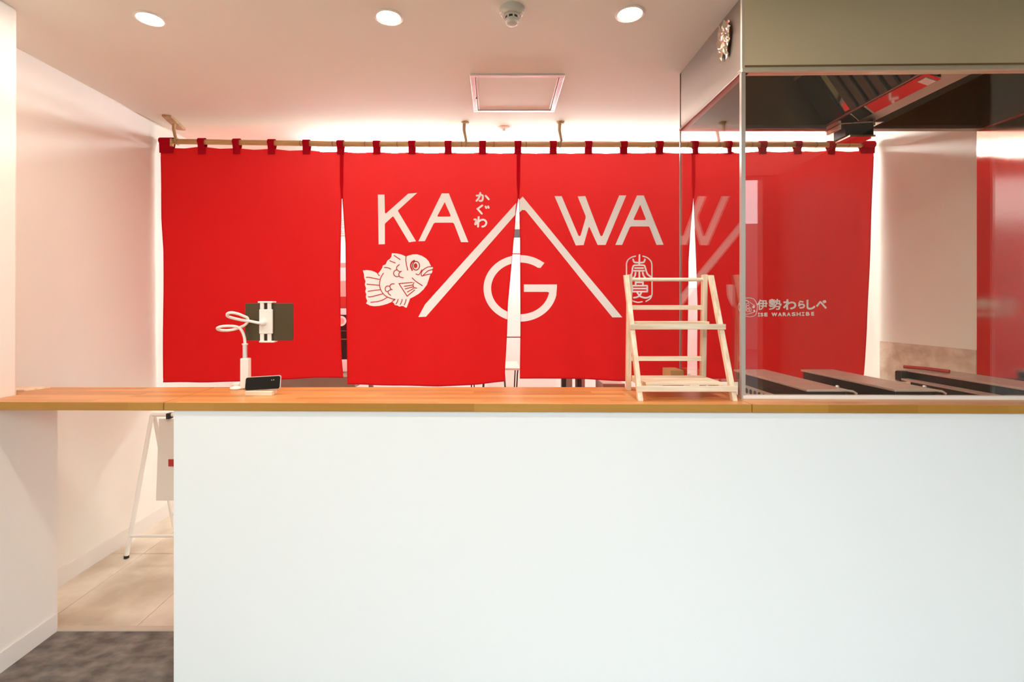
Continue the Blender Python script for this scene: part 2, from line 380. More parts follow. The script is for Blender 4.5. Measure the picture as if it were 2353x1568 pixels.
for key, pd in PANELS.items():
    nu, nv = 70, 46; vs = []; fs = []
    for j in range(nv+1):
        for i in range(nu+1):
            u = i/nu; v = j/nv
            y = 345+v*530
            for _ in range(3):
                x = interp(pd['L'], y)*(1-u)+interp(pd['R'], y)*u
                y = topy(x)*(1-v)+interp(pd['Bt'], x)*v
            vs.append(N2(x, y))
    for j in range(nv):
        for i in range(nu): a = j*(nu+1)+i; fs.append((a, a+nu+1, a+nu+2, a+1))
    mb = MB(); mb.add(vs, fs)
    panels[key] = obj('panel', mb, M['cloth'], noren, PLAB[key], smooth=80)
    # rolled hems at the free edges: real double thickness
    def hem(pts, wd):
        m_ = MB(); n = len(pts); vv = []
        for (x, y, dx, dy) in pts:
            vv += [N2(x, y, .0015), N2(x+dx*wd, y+dy*wd, .0015), N2(x+dx*wd, y+dy*wd, -.0015), N2(x, y, -.0015)]
        ff = []
        for i in range(n-1):
            for k in range(4): ff.append((i*4+k, i*4+(k+1) % 4, i*4+4+(k+1) % 4, i*4+4+k))
        m_.add(vv, ff); return m_
    x0 = interp(pd['L'], 880); x1 = interp(pd['R'], 875)
    obj('bottom_hem', hem([(x0+(x1-x0)*k/50, interp(pd['Bt'], x0+(x1-x0)*k/50), 0, -1) for k in range(51)], 2.2), M['cloth_thick'], panels[key])
    obj('side_hem', hem([(interp(pd['L'], y), y, 1, 0) for y in [360+k*10 for k in range(int((interp(pd['Bt'], x0)-358)/10))]], 1.6), M['seam'], panels[key])
    obj('side_hem', hem([(interp(pd['R'], y), y, -1, 0) for y in [360+k*10 for k in range(int((interp(pd['Bt'], x1)-358)/10))]], 1.6), M['seam'], panels[key])
# sewn joins above the slits
for x, p_ in ((785.5, 'A'), (1191.3, 'B'), (1593.2, 'C')):
    mb = MB()
    for (y0, y1) in [(352+k*7, 359+k*7) for k in range(15)]:
        w0 = 4.2*(1-max(0, y0-420)/60); w1 = 4.2*(1-max(0, y1-420)/60)
        mb.add([N2(x-w0, y0, .004), N2(x+w0, y0, .004), N2(x+w1, y1, .004), N2(x-w1, y1, .004)], [(0,1,2,3)])
    obj('sewn_join', mb, M['seam'], panels[p_])
# hanging tabs
def tab(xc, wd, yb=355):
    yp = interp(POLE, xc); c = Vector(((xc-PX0)*S, YN, EYE+(PY0-yp)*S)); r = .0255; hw = wd*S/2
    prof = []
    zb = EYE+(PY0-yb)*S
    prof.append((YN-.008, zb, 1.0)); prof.append((YN-.010, zb+.035, 1.0)); prof.append((YN-.021, c.z-.018, .86))
    for k in range(9):
        a = math.radians(205-k*28.75-20); prof.append((c.y+math.cos(a)*r, c.z+math.sin(a)*r, .95))
    prof.append((YN+.021, c.z-.018, .9)); prof.append((YN+.009, zb+.035, 1.0)); prof.append((YN+.008, zb, 1.0))
    vs = []; fs = []
    for (y, z, q) in prof: vs += [(c.x-hw*q, y, z), (c.x+hw*q, y, z)]
    for i in range(len(prof)-1): fs.append((2*i, 2*i+1, 2*i+3, 2*i+2))
    mb = MB(); mb.add(vs, fs)
    o = obj('tab', mb, M['cloth_thick'], noren)
    s_ = o.modifiers.new('solid', 'SOLIDIFY'); s_.thickness = .0015
    return o
tab(384, 32, 352)
for x in TABX: tab(x, 16.5, 355)
tab(1992, 32, 353)
# bamboo pole
pts = []; rs = []
xs = [372+k*(2010-372)/90 for k in range(91)]
for x in xs:
    pts.append(Vector(((x-PX0)*S, YN, EYE+(PY0-interp(POLE, x))*S))); rs.append(.0175)
t = thing('bamboo_pole', 'long bamboo pole carrying the red split curtain', 'pole', (0, YN, pts[45].z))
obj('cane', MB().tube(pts, .0175, 16, rs=rs), M['bamboo'], t, smooth=60)
for x in range(395, 2005, 74):
    q = Vector(((x-PX0)*S, YN, EYE+(PY0-interp(POLE, x))*S))
    obj('node_ring', MB().tube([q+Vector((-.004, 0, 0)), q, q+Vector((.004, 0, 0))], .0185, 16, rs=[.0176, .0192, .0176]), M['bamboo_node'], t, smooth=60)
obj('pole_end', MB().box((397-PX0)*S, (402.5-PX0)*S, YN-.03, YN-.012, EYE+(PY0-339)*S, EYE+(PY0-322)*S), M['bamboo'], t)
# pole hangers
for i, (xb, xp, w_, lab) in enumerate([(402, 408, 1, 'wooden pole hanger on the ceiling by the left wall'), (1069, 1070, 0, 'slim wooden pole hanger left of the small sprinkler'),
                       (1288, 1287, 0, 'slim wooden pole hanger right of the small sprinkler'), (1650, 1648, 0, 'wooden pole hanger seen through the glass below the hood')]):
    xb_, xp_ = (xb-PX0)*S, (xp-PX0)*S; zp = EYE+(PY0-interp(POLE, xp))*S
    t = thing('pole_hanger', lab, 'hanger', (xb_, YN, CEIL))
    if w_: obj('ceiling_plate', MB().bar((xb_-.035, YN+.12, CEIL-.007), (xb_+.03, YN-.13, CEIL-.007), .055, .012), M['bracket'], t, bevel=.003)
    else: obj('ceiling_plate', MB().lathe((xb_, YN, CEIL), [(.026, 0), (.026, -.006), (.016, -.012)], 20), M['bracket'], t)
    mid = Vector((xb_-.008, YN, (CEIL+zp)/2+.02))
    obj('post', MB().tube([(xb_-.006, YN, CEIL-.008), mid, (xb_+.006, YN, (CEIL+zp)/2-.05), (xp_, YN, zp+.016)], .011, 10, rs=[.012, .011, .010, .011]), M['bracket'], t, smooth=50)
    obj('hook', MB().tube([(xp_, YN+math.cos(a)*.021, zp+math.sin(a)*.021) for a in [k*math.pi/8 for k in range(16)]], .0035, 8, closed=True), M['bracket'], t, smooth=50)

# ---- printing on the cloth (flat print, laid 2 mm proud)
def tess(poly, holes=(), step=9, off=.0025, clip=None, fn=None):
    """poly in noren px coordinates -> MB following the cloth"""
    loops = [poly]+list(holes); vs = []; es = []; 
    for lp in loops:
        s0 = len(vs); n = len(lp)
        for i in range(n):
            a = Vector(lp[i]).to_2d(); b = Vector(lp[(i+1) % n]).to_2d(); k = max(1, int((b-a).length/step))
            for q in range(k): vs.append(a+(b-a)*(q/k))
        m = len(vs)-s0; es += [(s0+i, s0+(i+1) % m) for i in range(m)]
    x0 = min(v.x for v in vs); x1 = max(v.x for v in vs); y0 = min(v.y for v in vs); y1 = max(v.y for v in vs)
    y = y0+step/2
    while y < y1:
        x = x0+step/2
        while x < x1: vs.append(Vector((x+.01*y, y))); x += step
        y += step
    rv, re, rf, *_ = delaunay_2d_cdt(vs, es, [], 2 if holes else 1, 1e-4)
    if holes:
        def inside(pt, lp):
            c = False; n = len(lp)
            for i in range(n):
                xa, ya = lp[i][:2]; xb, yb = lp[(i+1) % n][:2]
                if (ya > pt.y) != (yb > pt.y) and pt.x < (xb-xa)*(pt.y-ya)/(yb-ya)+xa: c = not c
            return c
        rv2, re2, rf2, *_ = delaunay_2d_cdt(vs, es, [], 0, 1e-4); rv = rv2; rf = []
        for f in rf2:
            c = sum((rv[i] for i in f), Vector((0, 0)))/len(f)
            if inside(c, poly) and not any(inside(c, h) for h in holes): rf.append(f)
    tris = [[rv[i].copy() for i in f] for f in rf]
    if clip:   # clip: (fn of y giving x, side)
        out = []
        for tr in tris:
            res = []
            d = [(v.x-clip[0](v.y))*clip[1] for v in tr]
            for i in range(len(tr)):
                j = (i+1) % len(tr)
                if d[i] >= 0: res.append(tr[i])
                if (d[i] >= 0) != (d[j] >= 0): res.append(tr[i]+(tr[j]-tr[i])*(d[i]/(d[i]-d[j])))
            if len(res) >= 3: out.append(res)
        tris = out
    mb = MB()
    for tr in tris:
        mb.add([N2(v.x, v.y, off) for v in tr], [tuple(range(len(tr)))])
    return mb
def ribbon(lines, wd, off=.0025, smoothit=True, mb=None):
    """round-ended strokes in noren px"""
    mb = mb or MB()
    for ln in lines:
        p = [Vector(q) for q in ln]
        if smoothit and len(p) > 2:
            q = []
            for i in range(len(p)-1):
                a = p[i-1] if i else p[i]*2-p[i+1]; b = p[i]; c = p[i+1]; d = p[i+2] if i+2 < len(p) else p[i+1]*2-p[i]
                for k in range(5):
                    t_ = k/5
                    q.append(.5*((2*b)+(c-a)*t_+(2*a-5*b+4*c-d)*t_*t_+(3*b-a-3*c+d)*t_**3))
            p = q+[p[-1]]
        for a, b in zip(p, p[1:]):
            if (b-a).length < 1e-6: continue
            n = Vector((-(b-a).y, (b-a).x)).normalized()*wd/2
            mb.add([N2(*(a+n), off), N2(*(b+n), off), N2(*(b-n), off), N2(*(a-n), off)], [(0,1,2,3)])
        for c in p:
            mb.add([N2(c.x+math.cos(k*math.pi/5)*wd/2, c.y+math.sin(k*math.pi/5)*wd/2, off) for k in range(10)], [tuple(range(10))])
    return mb
def conv(pts, sc, ox, oy): return [(x/sc+ox, y/sc+oy) for x, y in pts]
Z2 = lambda pts: conv(pts, 4.61, 820, 420)
Z3 = lambda pts: conv(pts, 4.6125, 1160, 420)
def rnd(poly, r=1.5): return poly
def pr(name, mb, key, m='print', label=None):
    mb.flat = True
    return obj(name, mb, M[m], panels[key], label)
pr('letter', tess(Z2([(225,128),(295,128),(299,320),(310,328),(545,118),(640,110),(440,292),(437,302),(628,622),(552,632),(392,364),(380,360),(302,432),(298,445),(298,652),(232,655)])), 'B', label='white letter K')
pr('letter', tess(Z2([(900,115),(975,115),(1182,632),(1105,632),(1030,436),(1015,426),(828,426),(815,436),(722,620),(653,622)]), [Z2([(932,208),(995,350),(988,362),(860,362),(855,352)])]), 'B', label='white letter A')
pr('peak_line', tess(Z2([(1688,215),(1676,342),(735,1420),(653,1424),(725,1290)])), 'B', label='white slanting line')
pr('peak_line', tess(Z3([(153,183),(190,147),(1240,1428),(1135,1428),(230,305),(212,290),(185,288),(158,312)])), 'C', label='white slanting line')
pr('letter', tess(Z3([(527,143),(603,143),(780,560),(792,568),(803,560),(857,375),(855,350),(772,145),(853,143),(1010,560),(1022,570),(1034,560),(1210,137),(1285,137),(1065,662),(982,662),(900,478),(893,470),(886,480),(835,662),(752,665)])), 'C', label='white letter W')
pr('letter', tess(Z3([(1398,138),(1470,138),(1685,658),(1608,660),(1535,478),(1523,465),(1335,465),(1322,475),(1240,662),(1168,662)]), [Z3([(1432,235),(1492,385),(1485,398),(1370,398),(1362,388)])]), 'C', label='white letter A')
# G: two halves, one on each side of the slit
gc = (1195.5, 663); n_ = 60; outer = []; inner = []
a0, a1 = math.radians(-48), math.radians(-353)
for k in range(n_+1):
    a = a0+(a1-a0)*k/n_
    outer.append((gc[0]+84.5*math.cos(a), gc[1]+76.5*math.sin(a)))
for k in range(n_+1):
    a = a0+(math.radians(-352)-a0)*k/n_
    inner.append((gc[0]+67*math.cos(a), gc[1]+59.5*math.sin(a)))
outer[0] = (1251, 604.3); inner[0] = (1242, 616)
Gp = outer[:-1]+[(1279.7, 660), (1279.7, 654), (1204, 654), (1204, 671), (1258, 671), (1262, 673)]+[q for q in inner[::-1] if not (q[0] > 1258 and q[1] < 676)]
pr('letter', tess(Gp, clip=(lambda y: interp(PANELS['B']['R'], y)-.8, -1)), 'B', label='left half of white letter G')
gm = tess(Gp, clip=(lambda y: interp(PANELS['C']['L'], y)+.8, 1)); zg = EYE+(PY0-640)*S
for up_ in (0, 1):
    g2 = MB(); g2.v = gm.v; g2.f = [f for f in gm.f if (gm.v[f[0]].z > zg) == bool(up_)]
    used = sorted({i for f in g2.f for i in f}); mp_ = {j: i for i, j in enumerate(used)}
    g2 = MB().add([gm.v[i] for i in used], [tuple(mp_[i] for i in f) for f in g2.f])
    pr('letter', g2, 'C', label='upper tip of white letter G' if up_ else 'bar and bowl of white letter G')
K_ = lambda pts: conv(pts, 15.68, 1080, 430)
mb = ribbon([K_(l) for l in ([(240,312),(330,305),(410,285),(462,325),(458,420),(430,492),(350,500)], [(368,215),(352,310),(300,420),(235,500)], [(565,315),(675,440)],
     [(440,665),(285,785),(285,800),(425,960)], [(565,705),(588,755)], [(655,700),(672,748)],
     [(313,1085),(300,1250),(290,1430)], [(160,1175),(215,1180),(222,1240),(190,1350),(300,1260),(400,1190),(510,1185),(583,1260),(570,1350),(510,1410),(445,1430)])], 4.4)
pr('kana_lettering', mb, 'B', label='three white kana characters')
# seal
Q = lambda pts: conv(pts, 11.2, 1420, 570)
mb = ribbon([Q(l) for l in ([(440,215),(340,245),(250,310),(212,400),(208,500),(207,740)], [(635,215),(750,255),(840,340),(865,430),(866,600),(868,1100),(860,1220),(815,1310),(710,1375)],
     [(305,1055),(340,1140),(332,1250),(305,1320),(380,1370),(500,1400),(610,1385)])], 2.9)
ribbon([Q(l) for l in ([(545,185),(535,440)], [(380,300),(395,345),(435,378),(630,378),(668,345),(685,300)],
     [(245,740),(310,710),(350,640),(365,520),(390,465),(440,450),(640,450),(680,475),(705,560),(740,660),(800,720),(860,750)], [(425,522),(640,522)], [(405,592),(660,592)], [(537,600),(537,850)],
     [(440,640),(420,730),(350,800),(300,830)], [(625,640),(650,720),(710,790),(760,820)],
     [(440,885),(440,965)], [(630,885),(630,965)], [(440,890),(630,890)], [(352,975),(742,975)], [(352,1048),(742,1048)], [(352,1125),(742,1125)], [(352,975),(352,1125)], [(742,975),(742,1125)],
     [(480,1145),(545,1235),(600,1265),(680,1285),(760,1275),(850,1230)], [(590,1145),(540,1230),(470,1270),(395,1282)])], 3.9, mb=mb)
pr('seal_emblem', mb, 'C', label='white seal-script stamp')
# fish
FZ = lambda pts: conv(pts, 9.8, 820, 560)
fo = [(790,218),(900,225),(1000,245),(1060,270),(1108,295),(1160,270),(1260,245),(1360,243),(1460,275),(1560,335),(1620,400),(1670,505),(1712,528),(1720,550),(1690,590),(1705,620),(1690,668),(1655,705),(1620,820),(1580,930),(1500,1040),(1400,1130),(1300,1190),(1200,1240),
      (1165,1340),(1125,1445),(1090,1440),(1060,1415),(1020,1405),(960,1420),(920,1395),(860,1385),(840,1345),(800,1310),(700,1355),(600,1385),(500,1405),(400,1412),(300,1397),(210,1350),(240,1290),(215,1240),(205,1200),(215,1140),(190,1080),(210,1010),(180,920),(197,850),(165,770),(160,690),(135,605),(230,597),(330,610),(410,640),(480,680),(530,620),(575,550),(590,495),(650,470),(690,385),(750,340),(780,290)]
fish = pr('fish_emblem', tess(FZ(fo)), 'B', label='white fish emblem')
fl_ = [[(840,268),(975,360)], [(745,388),(865,438)], [(625,540),(700,545),(768,575)], [(1108,285),(1105,400),(1145,598)], [(215,762),(280,762),(510,808)], [(230,915),(510,942)], [(258,1075),(530,1040)],
       [(262,1198),(330,1198),(590,1132)], [(318,1322),(480,1305),(600,1265),(690,1210)], [(603,668),(545,770),(520,880),(525,980),(560,1070),(620,1150),(700,1205),(830,1255),(865,1258),(800,1305)], [(475,675),(512,725)],
       [(958,475),(905,520),(900,580),(960,630),(1005,625)], [(895,590),(840,630),(835,700),(890,745),(950,738)], [(975,640),(945,690),(970,750),(1045,772)], [(845,908),(780,915),(750,960),(765,1020),(800,1038)],
       [(740,960),(680,960),(645,1010),(660,1070),(705,1085)], [(765,1040),(715,1070),(715,1120),(765,1165)], [(1715,520),(1600,530),(1500,590),(1455,660),(1465,730),(1540,710),(1690,680)], [(1690,590),(1600,620),(1500,710)],
       [(1468,590),(1400,700),(1335,685)], [(1250,775),(1330,850),(1480,950)], [(1255,875),(950,902)], [(950,902),(1135,1185)], [(1135,1185),(1305,1045)], [(1290,878),(1270,930),(1290,990),(1350,1003)],
       [(1260,935),(1070,962)], [(1270,975),(1090,1022)], [(1280,1010),(1140,1092)], [(932,1258),(915,1310),(885,1360)], [(1022,1258),(1015,1300),(982,1375)], [(1112,1255),(1100,1310),(1070,1380)]]
mb = ribbon([FZ(l) for l in fl_], 1.9, off=.0045)
ring = [(1335+78*math.cos(a), 500+98*math.sin(a)) for a in [k*math.pi/12 for k in range(25)]]
ribbon([FZ(ring)], 2.0, off=.0045, mb=mb)
ribbon([FZ([(1295,385),(1235,430),(1215,510),(1250,600)])], 3.6, off=.0045, mb=mb)
mb.add([N2(*q, .0045) for q in FZ([(1325+42*math.cos(a), 500+54*math.sin(a)) for a in [k*math.pi/10 for k in range(20)]])], [tuple(range(20))])
pr('fish_linework', mb, 'B', 'printred', 'thin red drawing lines')
# crest and shop name on the panel behind the glass
C7 = lambda pts: conv(pts, 10.695, 1690, 660)
mb = ribbon([C7(l) for l in ([(170,320),(230,280),(310,265),(400,275),(460,300),(510,370),(540,460),(535,560),(500,680),(430,720),(350,730),(260,715),(180,670),(105,600),(66,490),(100,390),(170,320)],
     [(120,380),(180,340),(260,320),(350,370),(480,460)], [(130,620),(200,650),(280,668),(400,640),(490,600)])], 1.5)
cells = [(270,375,55,38), (310,425,40,30), (185,395,38,34), (235,470,38,36), (310,490,38,36), (165,480,30,40), (235,545,40,38), (160,570,30,34), (310,570,36,45), (370,560,25,55)]
ribbon([C7([(cx+rx*math.cos(k*math.pi/3+.3), cy_+ry*math.sin(k*math.pi/3+.3)) for k in range(7)]) for cx, cy_, rx, ry in cells], 1.0, smoothit=False, mb=mb)
for cx, cy_, r in ((450,490,32), (465,580,22)):
    mb.add([N2(*q, .0025) for q in C7([(cx+r*math.cos(k*math.pi/6), cy_+r*math.sin(k*math.pi/6)) for k in range(12)])], [tuple(range(12))])
pr('crest_emblem', mb, 'D', label='round white turtle-shell crest')
def text_mesh(s, bold):
    cu = bpy.data.curves.new('t', 'FONT'); cu.body = s; cu.size = 1; cu.offset = 0; cu.fill_mode = 'FRONT'
    o = bpy.data.objects.new('t', cu); col.objects.link(o); bpy.context.view_layer.update()
    me = bpy.data.meshes.new_from_object(o.evaluated_get(bpy.context.evaluated_depsgraph_get()))
    vs = [v.co.copy() for v in me.vertices]; fs = [tuple(p.vertices) for p in me.polygons]
    bpy.data.objects.remove(o); bpy.data.curves.remove(cu); bpy.data.meshes.remove(me)
    return vs, fs
def fit_text(mb, s, bb, bold, cv):
    vs, fs = text_mesh(s, bold)
    if not vs: return
    x0 = min(v.x for v in vs); x1 = max(v.x for v in vs); y0 = min(v.y for v in vs); y1 = max(v.y for v in vs)
    W_ = bold*10.7/2       # stroke fattening in crop px, laid as slightly raised shifted layers
    k = 0
    for dx, dy in ((0, 0), (-1, 0), (1, 0), (0, -1), (0, 1), (.7, .7), (-.7, .7), (.7, -.7), (-.7, -.7)):
        pts = cv([(bb[0]+W_+(v.x-x0)/(x1-x0)*(bb[1]-bb[0]-2*W_)+dx*W_, bb[3]-W_-(v.y-y0)/(y1-y0)*(bb[3]-bb[2]-2*W_)+dy*W_) for v in vs])
        mb.add([N2(*q, .0025+k*.00012) for q in pts], fs); k += 1
mb = MB()
for ch, bb in (('伊', (535,780,305,565)), ('勢', (805,1105,290,560)), ('わ', (1135,1465,300,560)), ('ら', (1510,1685,330,530)), ('し', (1725,1945,310,555)), ('べ', (1960,2230,315,535))):
    fit_text(mb, ch, bb, 1.3 if ch in '伊勢' else 2.1, C7)
pr('name_lettering', mb, 'D', label='white Japanese shop name')
mb = MB()
for k, (ch, a, b) in enumerate((('I',555,602),('S',612,682),('E',702,780),('W',868,1000),('A',1015,1107),('R',1125,1210),('A',1222,1317),('S',1340,1442),('H',1465,1575),('I',1600,1668),('B',1705,1800),('E',1840,1915))):
    y0 = 632-(a-555)*.018; y1 = y0+94
    if k == 3: pr('name_lettering', mb, 'D', label='small white word ISE'); mb = MB()
    if ch == 'I':   # capital I with slab serifs
        m_ = (a+b)/2; q = [(a, y0), (b, y0), (b, y0+20), (m_+11, y0+20), (m_+11, y1-20), (b, y1-20), (b, y1), (a, y1), (a, y1-20), (m_-11, y1-20), (m_-11, y0+20), (a, y0+20)]
        mb.add([N2(*w_, .0025) for w_ in C7(q)], [(0,1,2,3,10,11), (3,4,9,10), (4,5,6,7,8,9)])
    else: fit_text(mb, ch, (a, b, y0, y1), 1.3, C7)
pr('name_lettering', mb, 'D', label='small white word WARASHIBE')

# ------------------------------------------------------------------ extractor hood
HX0, HY0, HY1, HB = .9725, 1.945, 2.60, EYE+.921
HX1 = XR-.006
def hfy(x): return HY0-.020*(x-HX0)
hood = thing('extractor_hood', 'large brushed steel extractor hood hung at the ceiling above the glass', 'extractor hood', ((HX0+HX1)/2, 2.27, HB))
th = .012
obj('front_panel', MB().prism([(HX0, hfy(HX0), HB), (HX1, hfy(HX1), HB), (HX1, hfy(HX1)+th, HB), (HX0, hfy(HX0)+th, HB)], (0, 0, CEIL-HB)), M['steel'], hood)
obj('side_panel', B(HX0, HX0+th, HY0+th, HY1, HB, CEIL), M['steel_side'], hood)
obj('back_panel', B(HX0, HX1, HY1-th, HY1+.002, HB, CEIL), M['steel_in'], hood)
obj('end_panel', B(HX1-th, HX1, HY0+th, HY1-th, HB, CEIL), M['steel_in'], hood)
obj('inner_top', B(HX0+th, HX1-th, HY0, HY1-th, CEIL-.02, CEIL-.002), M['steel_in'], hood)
# folded lips along the bottom
obj('front_lip', MB().prism([(HX0-.004, hfy(HX0)-.008, HB-.004), (HX1, hfy(HX1)-.008, HB-.004), (HX1, hfy(HX1)+.03, HB-.004), (HX0-.004, hfy(HX0)+.03, HB-.004)], (0, 0, .016)), M['steel_bright'], hood, bevel=.002)
obj('front_fold', MB().prism([(HX0-.002, hfy(HX0)-.003, HB+.018), (HX1, hfy(HX1)-.003, HB+.018), (HX1, hfy(HX1), HB+.018), (HX0-.002, hfy(HX0), HB+.018)], (0, 0, .006)), M['steel_in'], hood)
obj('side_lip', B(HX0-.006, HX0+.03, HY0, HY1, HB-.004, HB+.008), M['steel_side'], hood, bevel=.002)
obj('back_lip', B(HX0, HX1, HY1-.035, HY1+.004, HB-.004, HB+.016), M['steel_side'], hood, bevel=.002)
obj('corner_trim', B(HX0-.003, HX0+.008, HY0-.006, HY0+.006, HB, CEIL), M['steel_bright'], hood)
# grease filter bank: baffles rising to the left from a trough
FX, FZt = 1.735, HB+.012
up = Vector((-.57, 0, .82)).normalized(); nrm = Vector((-.82, 0, -.57)).normalized(); Lf = .305
bp0 = Vector((FX, 0, FZt))
def fbar(y0, y1, s0, s1, off, t_):
    mb = MB(); vs = []
    for y in (y0, y1):
        for s_, o_ in ((s0, off), (s1, off), (s1, off+t_), (s0, off+t_)):
            q = bp0+up*s_+nrm*o_; vs.append((q.x, y, q.z))
    return mb.add(vs, [(0,3,2,1),(4,5,6,7),(0,1,5,4),(1,2,6,5),(2,3,7,6),(3,0,4,7)])
fb = obj('grease_filter', fbar(1.975, 2.575, -.0, Lf, -.016, .003), M['mirror'], hood, 'dark sloping baffle filter')
y = 1.985
while y < 2.41:
    obj('baffle', fbar(y, y+.040, .01, Lf-.01, -.012, .012), M['baffle'], fb, bevel=.004); y += .062
obj('blank_plate', fbar(2.455, 2.575, .0, Lf, -.012, .010), M['black'], fb)
obj('frame_rail', fbar(1.975, 2.575, -.004, .012, -.014, .02), M['steel_side'], fb)
obj('frame_rail', fbar(1.975, 2.575, Lf-.012, Lf+.004, -.014, .02), M['steel_side'], fb)
# trough
tr_ = obj('grease_trough', B(FX-.004, FX+.004, 1.97, 2.585, HB+.008, HB+.034), M['polish'], hood, 'polished trough mirroring the red curtain')
obj('trough_bottom', MB().prism([(FX-.014, 1.97, HB+.006), (FX+.05, 1.97, HB-.016), (FX+.05, 1.97, HB-.0125), (FX-.014, 1.97, HB+.0095)], (0, .615, 0)), M['polish'], tr_)
obj('trough_wall', B(FX+.047, FX+.050, 1.97, 2.585, HB-.010, HB+.006), M['polish'], tr_)
obj('trough_sheet', B(FX+.0505, FX+.17, 1.97, 2.585, HB+.004, HB+.010), M['sheet_steel'], tr_)
obj('end_tag', MB().prism([(FX+.004, 1.99, HB-.0012), (FX+.046, 1.99, HB-.0156), (FX+.046, 1.99, HB-.0170), (FX+.004, 1.99, HB-.0026)], (0, .04, 0)), M['alu'], tr_)
mb = MB(); q0 = P(1910, 310, 2.5)
cup = obj('grease_cup', B(1.735, 1.875, 2.44, 2.53, HB-.085, HB-.018), M['darkmetal'], hood, 'small dark steel cup', bevel=.004)
obj('cup_base', B(1.742, 1.868, 2.42, 2.525, HB-.094, HB-.0852), M['polish'], cup)
obj('cup_rim', MB().prism([(1.70, 2.43, HB-.03), (1.915, 2.43, HB-.018), (1.915, 2.54, HB-.018), (1.70, 2.54, HB-.03)], (0, 0, .005)), M['mirror'], cup)
obj('hanger_strap', B(1.70, 1.712, 2.44, 2.53, HB-.05, HB-.008), M['steel_bright'], cup)
obj('hanger_strap', B(1.87, 1.882, 2.44, 2.53, HB-.03, HB+.004), M['steel_in'], cup)
# foil tape crumple on the hood side
rnd_ = random.Random(3); mb = MB(); nU, nV = 12, 14; vs = []
for j in range(nV+1):
    for i in range(nU+1):
        yy = 2.02+.125*i/nU; hh = 1.04+.145*j/nV-.018*math.sin(i*.9)
        wdt = 1-.35*abs(j/nV-.55)*2
        vs.append((HX0-.004-rnd_.random()*.012, 2.083+(yy-2.083)*wdt, EYE+hh+.01*rnd_.random()))
mb.add(vs, [(j*(nU+1)+i, (j+1)*(nU+1)+i, (j+1)*(nU+1)+i+1, j*(nU+1)+i+1) for j in range(nV) for i in range(nU)])
fo_ = tag(obj('foil_patch', mb, M['foil']), 'crumpled shiny foil patch stuck on the left side of the hood', 'foil patch')
sm = fo_.modifiers.new('s', 'SOLIDIFY'); sm.thickness = .001

# ------------------------------------------------------------------ glass screen
gs = thing('glass_screen', 'clear glass splash screen between counter and hood', 'glass screen', (HX0, 1.95, HC))
g0, g1 = HY0+.004, HY0+.010
obj('front_pane', MB().prism([(HX0+.012, hfy(HX0)+.006, HC+.012), (HX1, hfy(HX1)+.006, HC+.012), (HX1, hfy(HX1)+.012, HC+.012), (HX0+.012, hfy(HX0)+.012, HC+.012)], (0, 0, HB-.005-HC-.012)), M['glass'], gs)
obj('side_pane', B(HX0, HX0+.006, HY0+.014, HY1, HC+.001, HB-.005), M['glass_side'], gs)
obj('corner_strip', B(HX0-.004, HX0+.012, HY0-.004, HY0+.012, HC, HB-.004), M['mullion'], gs)
obj('edge_strip', B(HX0-.001, HX0+.007, HY1, HY1+.006, HC+.001, HB-.005), M['mullion'], gs)
obj('bottom_rail', MB().prism([(HX0+.002, hfy(HX0)-.004, HC), (HX1, hfy(HX1)-.004, HC), (HX1, hfy(HX1)+.018, HC), (HX0+.002, hfy(HX0)+.018, HC)], (0, 0, .0145)), M['whiteplastic'], gs, bevel=.001)

# ------------------------------------------------------------------ grill table and grills behind the glass
GT = EYE-.56
t = thing('grill_table', 'low steel work table behind the glass screen under the grills', 'table', (1.7, 2.3, 0))
obj('table_top', B(.86, XR-.01, 2.225, 2.66, GT-.03, GT), M['steel_in'], t, bevel=.003)
obj('table_shelf', B(1.02, XR-.01, 1.985, 2.2245, GT-.03, GT), M['steel_in'], t)
for x, y in ((.88, 2.25), (XR-.05, 2.25), (.88, 2.62), (XR-.05, 2.62)): obj('leg', B(x, x+.035, y, y+.03, 0, GT-.03), M['steel_side'], t)
HG = EYE-.343
def grill(x0, x1, lab, back=2.60):
    g = thing('grill', lab, 'grill', ((x0+x1)/2, 2.29, GT), 'gas grills behind the glass')
    obj('body', B(x0+.012, x1+.10, 1.995, back-.02, GT+.0, HG-.045), M['darkmetal'], g, bevel=.004)
    obj('mould_box', B(x0+.006, x1-.004, 1.99, back-.01, HG-.05, HG-.010), M['black'], g, bevel=.003)
    obj('lid', B(x0, x1, 1.985, back, HG-.010, HG), M['slab'], g, bevel=.002)
    obj('front_latch', MB().tube([(x1-.03, 1.99, HG-.002), (x1+.02, 1.985, HG-.008), (x1+.035, 1.985, HG-.018)], .005, 8), M['slab'], g, smooth=50)
    obj('knob', MB().lathe((x1-.012, 2.03, HG), [(.006, 0), (.008, .004), (.005, .009)], 14), M['alu'], g, smooth=50)
    return g
grill(1.255, 1.42, 'long grill with a flat steel lid, nearest the glass corner')
grill(1.61, 1.78, 'long grill with a flat steel lid, in the middle of the three')
g = grill(2.16, 2.36, 'raised long grill with black end bracket by the right wall')
obj('lower_rail', B(2.10, 2.135, 1.99, 2.55, HG-.05, HG-.04), M['slab'], g)
obj('end_bracket', B(2.105, 2.155, 2.56, 2.60, HG-.06, HG-.005), M['black'], g, bevel=.008)
obj('handle', MB().tube([(2.155, 2.60, HG+.014), (2.20, 2.53, HG+.014), (2.25, 2.44, HG+.010)], .009, 10), M['red'], g, 'dark red handle', smooth=50)
